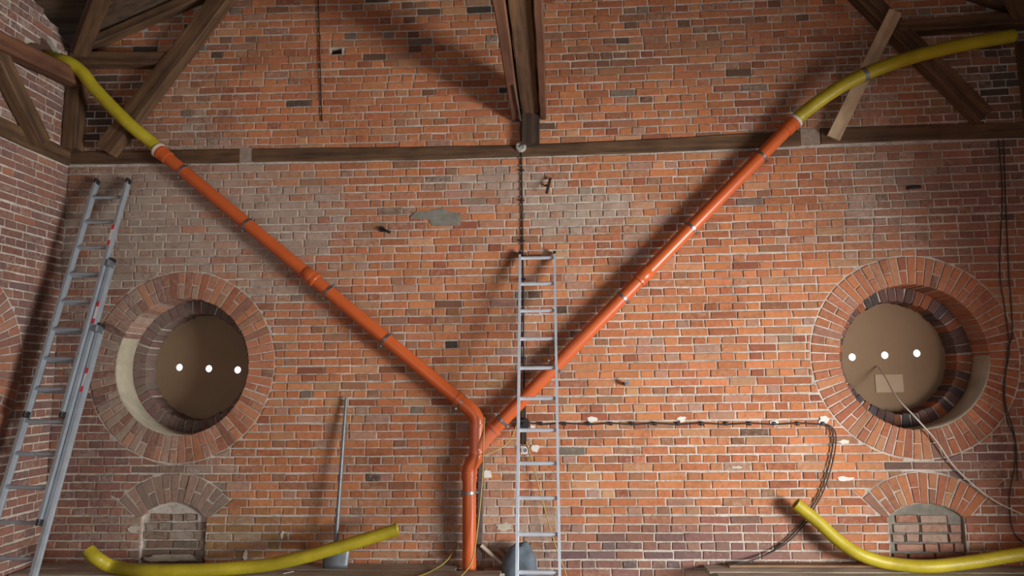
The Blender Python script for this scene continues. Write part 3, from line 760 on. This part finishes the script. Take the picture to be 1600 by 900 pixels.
hose([W(138, 860, .50), W(152, 873, .50), G(178, 886, zq+.005), G(230, 892, zq), G(320, 890.5, zq), G(400, 885, zq+.012), W(460, 874, .40), W(540, 852, .36), W(622, 827, .30)], 'drooping yellow hose lying on the platform in front of the shovel', r=.056)
zq = zr+.056
hose([W(1243, 787, .14), W(1275, 813, .16), W(1310, 845, .20), W(1345, 867, .24), W(1390, 880, .22), G(1450, 885, zq), W(1520, 878, .25), W(1575, 869, .27), W(1640, 860, .27)], 'yellow hose propped against the wall below the round window with the card', r=.055)

# ------------------------------------------------------------------ ladders
def rail(name, A, Bq, wdir, ndir, wd, dp_, mat, parent):
    """channel profile stile from A to B"""
    A, Bq = Vector(A), Vector(Bq); ax = (Bq-A); ln = ax.length; ax.normalize(); h, g = wd/2, wd*.22
    prof = [(-h, -dp_/2), (h, -dp_/2), (h, -dp_*.36), (h-g, -dp_*.30), (h-g, dp_*.30), (h, dp_*.36), (h, dp_/2), (-h, dp_/2), (-h, dp_*.36), (-h+g, dp_*.30), (-h+g, -dp_*.30), (-h, -dp_*.36)]
    V = [(x, a, b) for x in (0, ln) for a, b in prof]; k = len(prof)
    F = [(i, (i+1) % k, k+(i+1) % k, k+i) for i in range(k)]+[tuple(range(k-1, -1, -1)), tuple(range(k, 2*k))]
    return frame_obj(name, V, F, mat, A, ax, wdir, ndir, parent)
def ladder_section(root, T, dirn, wdir, half, length, n_r, first, mat, rmat, rail_w=.026, rail_d=.065, shift=0.0, caps=True, spacing=.28, rung_r=.015):
    ndir = dirn.cross(wdir).normalized(); T = T+ndir*shift
    for s in (-1, 1):
        A = T+wdir*half*s; rail('stile', A, A+dirn*length, wdir, ndir, rail_w, rail_d, mat, root)
        if caps:
            for q, e in ((A, -1), (A+dirn*length, 1)): box('end_cap', q+dirn*e*.012, dirn, wdir, ndir, .05, rail_w*1.25, rail_d*1.08, M_BLACK, root, bev=.3)
    for i in range(n_r):
        c = T+dirn*(first+spacing*i)
        if first+spacing*i > length-.02: break
        beam('rung', c-wdir*half, c+wdir*half, rung_r*2, rung_r*2, ndir, rmat, root, rough=0, bev=rung_r*.55, n=1)
    return T, ndir
# short ladder in the middle
R_ = .28; th = .355
dirn = Vector((-.0045, -math.sin(th), -math.cos(th))).normalized(); wdir = Vector((1, 0, 0)); wdir = (wdir-dirn*wdir.dot(dirn)).normalized()
T0 = Vector((-.141, -.06, 1.135+1.95))
ln = (T0.z-.02)/-dirn.z
lad = empty('short_ladder', (T0+dirn*ln)); tag(lad, 'narrow single aluminium ladder leaning beside the upright orange downpipe', 'ladder')
ladder_section(lad, T0-dirn*.035, dirn, wdir, .165, ln+.03, 14, .035, M_ALU, M_ALU, .022, .055, 0, False)
for s in (-1, 1):
    q = T0-dirn*.035+wdir*.165*s; box('end_cap', q-dirn*.008, dirn, wdir, dirn.cross(wdir), .03, .026, .058, M_BLACK, lad)
    q = T0+dirn*(ln-.012)+wdir*.165*s; box('rubber_foot', q, dirn, wdir, dirn.cross(wdir), .05, .034, .07, M_BLACK, lad)
# tall extension ladder of three sections in the corner
th = .285; dirn = Vector((-.018, -math.sin(th), -math.cos(th))).normalized(); wdir = (Vector((1, 0, 0))-dirn*dirn.x).normalized()
T1 = Vector((-4.405, -.055, W(178, 288).z))
TL = (T1.z-.02)/-dirn.z
lad2 = empty('extension_ladder', T1+dirn*TL); tag(lad2, 'tall three-section aluminium extension ladder leaning in the corner', 'ladder')
nn = dirn.cross(wdir)       # points to the wall or to the room
if nn.y > 0: sgn = -1
else: sgn = 1
def along(py_wall, x):      # ladder distance whose image is at photo row py
    best = min(range(0, 600), key=lambda i: abs(PJ(T1+dirn*(i*.01))[1]-py_wall)); return best*.01
f_end, m_top, m_end, b_top = along(646, 0), along(408, 0), along(812, 0), along(507, 0)
ladder_section(lad2, T1, dirn, wdir, .165, f_end, 20, .17, M_ALUB, M_ALUB, .026, .062, 0)
ladder_section(lad2, T1+dirn*m_top, dirn, wdir, .198, m_end-m_top, 20, (.17-m_top) % .28, M_ALUB, M_ALUB, .028, .066, -sgn*.045)
ladder_section(lad2, T1+dirn*b_top, dirn, wdir, .233, TL-b_top, 20, (.17-b_top) % .28, M_ALUB, M_ALUB, .03, .07, -sgn*.09)
nrm = nn*sgn
for (s_, half, sh) in ((along(412, 0), .18, -.02), (along(512, 0), .215, -.06)):
    box('guide_bracket', T1+dirn*s_+wdir*half+nrm*sh, dirn, wdir, nrm, .06, .075, .10, M_GREYST, lad2)
for (py, half, sh) in ((370, .165, .0), (487, .198, -.045), (590, .233, -.09)):
    c = T1+dirn*along(py, 0)+wdir*half+nrm*(sh+.034)
    st = box('sticker', c, dirn, wdir, nrm, .22, .024, .002, M_LABEL, lad2); tag(st, 'white sticker with red ends', None)
    for k in (-1, 1): box('sticker_mark', c+dirn*k*.085+nrm*.001, dirn, wdir, nrm, .05, .0245, .002, M_RED, st)

# ------------------------------------------------------------------ shovel
sh = empty('shovel'); tip = W(541, 621, .03); neck = W(525, 846, .19); dd = (neck-tip).normalized()
sh.location = neck; tag(sh, 'grey steel shovel with a tubular shaft leaning on the wall behind the hose', 'shovel')
tube('shaft', [tip, lerp(tip, neck, .5), neck+dd*.05], [.014, .017, .02], M_GREYST, sh, 14)
xx = Vector((1, 0, 0)); ny = dd.cross(xx).normalized(); bl = (neck.z-ZL-.005)/-dd.z
V, F = [], []; cols = 9; rows = 8
for j in range(rows+1):
    t = j/rows; half = .125*math.sqrt(max(.05, 1-(1-min(1, t/.35))**2)) if t < .35 else .125-.02*(t-.35)
    for i in range(cols+1):
        s = -1+2*i/cols; V.append(neck+dd*(t*bl)+xx*(s*half)-ny*(.03*(s*s)))
nv = len(V)
V += [v+ny*.004 for v in V]
for j in range(rows):
    for i in range(cols):
        a = j*(cols+1)+i; q = (a, a+1, a+cols+2, a+cols+1); F.append(q); F.append(tuple(nv+k for k in reversed(q)))
rim = [i for i in range(cols+1)]+[j*(cols+1)+cols for j in range(1, rows+1)]+[rows*(cols+1)+i for i in range(cols-1, -1, -1)]+[j*(cols+1) for j in range(rows-1, 0, -1)]
for a, b in zip(rim, rim[1:]+rim[:1]): F.append((a, nv+a, nv+b, b))
mesh_obj('blade', V, F, M_GREYST, sh, True)

# ------------------------------------------------------------------ electrics and cables
def cable(name, pts, r, mat, label, cat='cable', group=None, step=.03):
    o = tube(name, pts, r, mat, None, 8, step); return tag(o, label, cat, group)
jb = empty('junction_box', W(814, 231, .02)); tag(jb, 'round pale ceramic junction box on the long wall plate', 'junction box')
c = W(814, 231, 0); 
tube('base', [c+Vector((0, -.012, 0)), c+Vector((0, -.04, 0)), c+Vector((0, -.05, 0))], [.052, .052, .046], M_PORC, jb, 28)
ring_tube('cover_rim', c+Vector((0, -.045, 0)), c+Vector((0, -.058, 0)), .030, .042, M_PORC, jb, 28)
box('cover_knob', c+Vector((.004, -.056, 0)), (1, 0, .5), (0, 1, 0), (-.5, 0, 1), .045, .018, .014, M_GREYST, jb)
cable('conduit', [Vector((W(813, 187).x-.012, -.9, zb-.012)), W(813.5, 190, .07), W(812.5, 200, .02), W(814, 222, .018)], .008, M_GREYCABLE, 'thin pale conduit running down the paired beam to the ceramic box', 'conduit')
o = cable('wall_cable', [W(814.5, 238, .015), W(815, 270, .012), W(816, 330, .012), W(817, 400, .012), W(818, 520, .012), W(819, 640, .014)], .0085, M_CABLE, 'dark cable running straight down behind the short ladder')
for y in (266, 313, 376, 436, 560):
    c = W(814.6+(y-238)*.011, y, .012); box('cable_clip', c, (1, 0, 0), (0, 1, 0), (0, 0, 1), .05, .02, .012, M_BLACK, o)
sb = empty('wall_switch', W(820, 662, .03)); tag(sb, 'dark round switch box on a brown board behind the short ladder', 'switch')
c = W(819, 662, 0); a, b = W(817.5, 628, .012), W(819, 694, .012)
beam('backing_board', a, b, .05, .02, (0, -1, 0), M_BEAMD, sb, rough=.001)
tube('switch_body', [c+Vector((0, -.02, 0)), c+Vector((0, -.055, 0)), c+Vector((0, -.065, 0))], [.055, .055, .045], M_BLACK, sb, 24)
tube('switch_knob', [c+Vector((0, -.06, 0)), c+Vector((0, -.09, 0))], [.018, .014], M_BLACK, sb, 14)
so = empty('wall_socket', W(820, 703)); tag(so, 'small square white wall socket behind the short ladder', 'socket')
c = W(820, 703, .012); box('plate', c, (1, 0, 0), (0, 1, 0), (0, 0, 1), .075, .034, .075, M_WHITEPL, so)
ring_tube('socket_ring', c+Vector((0, -.014, 0)), c+Vector((0, -.024, 0)), .020, .029, M_LABEL, so, 20)
tube('socket_well', [c+Vector((0, -.012, 0)), c+Vector((0, -.018, 0))], .02, M_GREYST, so, 16)
xs = [832, 846, 883, 920, 955, 988, 1024, 1060, 1097, 1135, 1172, 1210, 1247, 1286]
o = cable('wall_cable', [W(x, 662+(1.2 if i % 2 else -.6), .014) for i, x in enumerate(xs)], .007, M_CABLE, 'dark cable clipped level along the wall from the switch box', step=.06)
for x in xs[1:]:
    box('cable_clip', W(x, 662, .012), (1, 0, 0), (0, 1, 0), (0, 0, 1), .022, .026, .034, M_BLACK, o)
for dx, lab in ((0, 'dark cable sagging from the level cable end to the pale plank'), (4.5, 'second dark cable hanging beside the sagging one')):
    cable('hanging_cable', [W(1284+dx, 662, .018), W(1296+dx, 668, .02), W(1302+dx, 684, .022), W(1297+dx, 720, .02), W(1283+dx, 765, .02), W(1268+dx, 793, .02), W(1252+dx, 820, .025), W(1222+dx, 850, .03), W(1185, 872, .05+dx*.004), W(1140, 884, .09+dx*.004)], .006, M_CABLE, lab)
cable('white_cable', [W(1373, 573, -.46), W(1384, 590, -.3), W(1402, 622, -.05), W(1430, 652, .05), W(1462, 688, .05), W(1490, 728, .04), W(1530, 765, .04), W(1570, 791, .06), W(1640, 820, .10)], .0075, M_WCABLE, 'white cable hanging out of the round window with the card')
cable('hanging_cable', [W(1560, 218, .02), W(1566, 300, .02), W(1562, 420, .02), W(1569, 475, .02), W(1577, 540, .02), W(1572, 580, .02), W(1568, 620, .02), W(1575, 660, .02), W(1587, 690, .02), W(1585, 730, .02), W(1577, 780, .02), W(1583, 830, .02), W(1602, 850, .02)], .005, M_CABLE, 'thin dark wire crossing the rim of the round window with the card')
cable('hanging_cable', [W(1568, 218, .014), W(1572, 330, .014), W(1576, 420, .014), W(1582, 515, .014), W(1575, 545, .026), W(1570, 600, .014), W(1572, 635, .014), W(1583, 670, .014), W(1588, 700, .014), W(1590, 752, .014)], .005, M_CABLE, 'shorter thin dark wire twisted round the one at the window rim')
cable('yellow_cable', [W(757, 652, .23), W(755.5, 690, .23), W(754, 740, .23), W(749, 800, .24), W(743, 850, .26), W(736, 880, .30), G(720, 901, ZL+.008), G(690, 930, ZL+.008)], .0065, M_YCABLE, 'thin olive-yellow cable hanging in front of the downpipe')
cable('yellow_cable', [W(755, 712, .22), W(775, 704, .15), W(793, 692, .10), W(803, 676, .06), W(808, 660, .03)], .0055, M_YCABLE, 'thin olive cable looping between downpipe and short ladder')
cable('yellow_cable', [W(822, 690, .03), W(830, 715, .04), W(843, 765, .06), W(858, 820, .08), W(872, 865, .10), W(885, 900, .12), W(892, 940, .14)], .0055, M_YCABLE, 'thin olive cable hanging behind the rungs of the short ladder')
cable('yellow_cable', [W(713, 843, .012), W(709, 858, .05), W(698, 876, .13), G(680, 889, ZL+.008), G(655, 900, ZL+.008), G(620, 906, ZL+.008)], .006, M_YCABLE, 'thin olive cable curling down from the wall onto the platform')
cable('wall_wire', [W(497, 0, .012), W(499, 60, .012), W(501, 130, .012), W(503, 190, .012)], .006, M_RUST, 'rusty wire hanging straight down the upper wall', step=.1)

# ------------------------------------------------------------------ small things
o = beam('iron_spike', W(860, 278, .03), W(854, 302, .10), .028, .014, (0, -1, 0), M_RUST, rough=.001); tag(o, 'rusty iron spike driven into the wall above the short ladder', 'spike')
beam('shank', W(852, 290, .01), W(858, 289, .06), .018, .018, UPZ, M_RUST, o, rough=.001)
o = empty('wall_bracket', W(978, 599)); tag(o, 'small rusty iron stub with a bolt in the wall beyond the short ladder', 'bracket')
tube('stub', [W(977, 600, -.01), W(977, 600, .05), W(980, 598, .07)], .016, M_RUST, o, 10); box('nut', W(980, 598, .07), (0, 1, 0), (1, 0, 0), UPZ, .016, .045, .045, M_STEEL, o)
o = empty('hole_stub', W(601, 361)); tag(o, 'black stub standing in for a hole in the wall near the cement patch', 'hole stand-in')  # black stub and disc stand in for a hole in the brickwork
tube('stub', [W(597, 357, -.01), W(598, 358, .04), W(604, 361, .06), W(610, 363, .05)], .014, M_BLACK, o, 8, .02); ring_tube('stub_disc', W(597, 358, -.004), W(597, 358, .008), .008, .03, M_BLACK, o, 12)
cd_ = W(1389.5, 599, -.485); o = box('card', cd_, (1, 0, 0), (0, 1, 0), UPZ, .265, .006, .175, M_PAPER); tag(o, 'small pale rectangular card fixed to the board in the round window', 'card')
o = beam('steel_bar', W(752, 712, .03), W(748.5, 874, .04), .055, .02, (0, -1, 0), M_BARST, rough=.001); tag(o, 'dark flat iron bar standing behind the downpipe', 'bar')
o = beam('wooden_stick', W(752, 852, .06), W(789, 884, .10), .045, .03, UPZ, M_GREYWOOD, rough=.002); tag(o, 'short grey wooden stick slanting at the foot of the downpipe', 'stick')
o = beam('wood_offcut', W(779, 858, .05), W(795, 878, .06), .06, .03, UPZ, M_BROWNWOOD, rough=.003); tag(o, 'brown wood offcut beside the slate-blue sack', 'offcut')
# slate-blue crumpled sack
bm = bmesh.new(); bmesh.ops.create_icosphere(bm, subdivisions=4, radius=1); rr = random.Random(3)
ph = [(Vector((rr.uniform(-1, 1), rr.uniform(-1, 1), rr.uniform(-1, 1))).normalized(), rr.uniform(2, 7), rr.uniform(0, 6)) for _ in range(14)]
sk = W(810, 868, .15)
for v in bm.verts:
    n0 = v.co.normalized(); k = 1+sum(.016*math.sin(f*n0.dot(dv)*2+p_) for dv, f, p_ in ph); z = n0.z*k
    v.co = Vector((sk.x+n0.x*k*.165, sk.y+n0.y*k*.11, .12+max(-.11, z*.21+.03*n0.x+.05)+.0))
me = bpy.data.meshes.new('sack'); bm.to_mesh(me); bm.free(); me.materials.append(M_SLATE); me.polygons.foreach_set('use_smooth', [True]*len(me.polygons))
zmin = min(v.co.z for v in me.vertices)
for v in me.vertices: v.co.z -= zmin-.001; 
zmax = max(v.co.z for v in me.vertices); kz = W(806, 845, .15).z/zmax
for v in me.vertices: v.co.z *= kz
o = bpy.data.objects.new('sack', me); C.objects.link(o); tag(o, 'slate-blue crumpled sack slumped behind the foot of the short ladder', 'sack')
o = beam('paper_strip', G(442, 896, ZL+.004), G(459, 892.5, ZL+.004), .02, .004, UPZ, M_LABEL, rough=.0005, bev=.001); tag(o, 'small white paper strip lying on the platform', 'paper')
o = beam('gap_bar', W(1417, 294, .012), W(1438, 292, .012), .03, .03, UPZ, M_BLACK, rough=.003); tag(o, 'short black bar standing in for a dark gap in a joint high above the round window with the card', 'dark gap')  # black bar stands in for a dark gap between the bricks
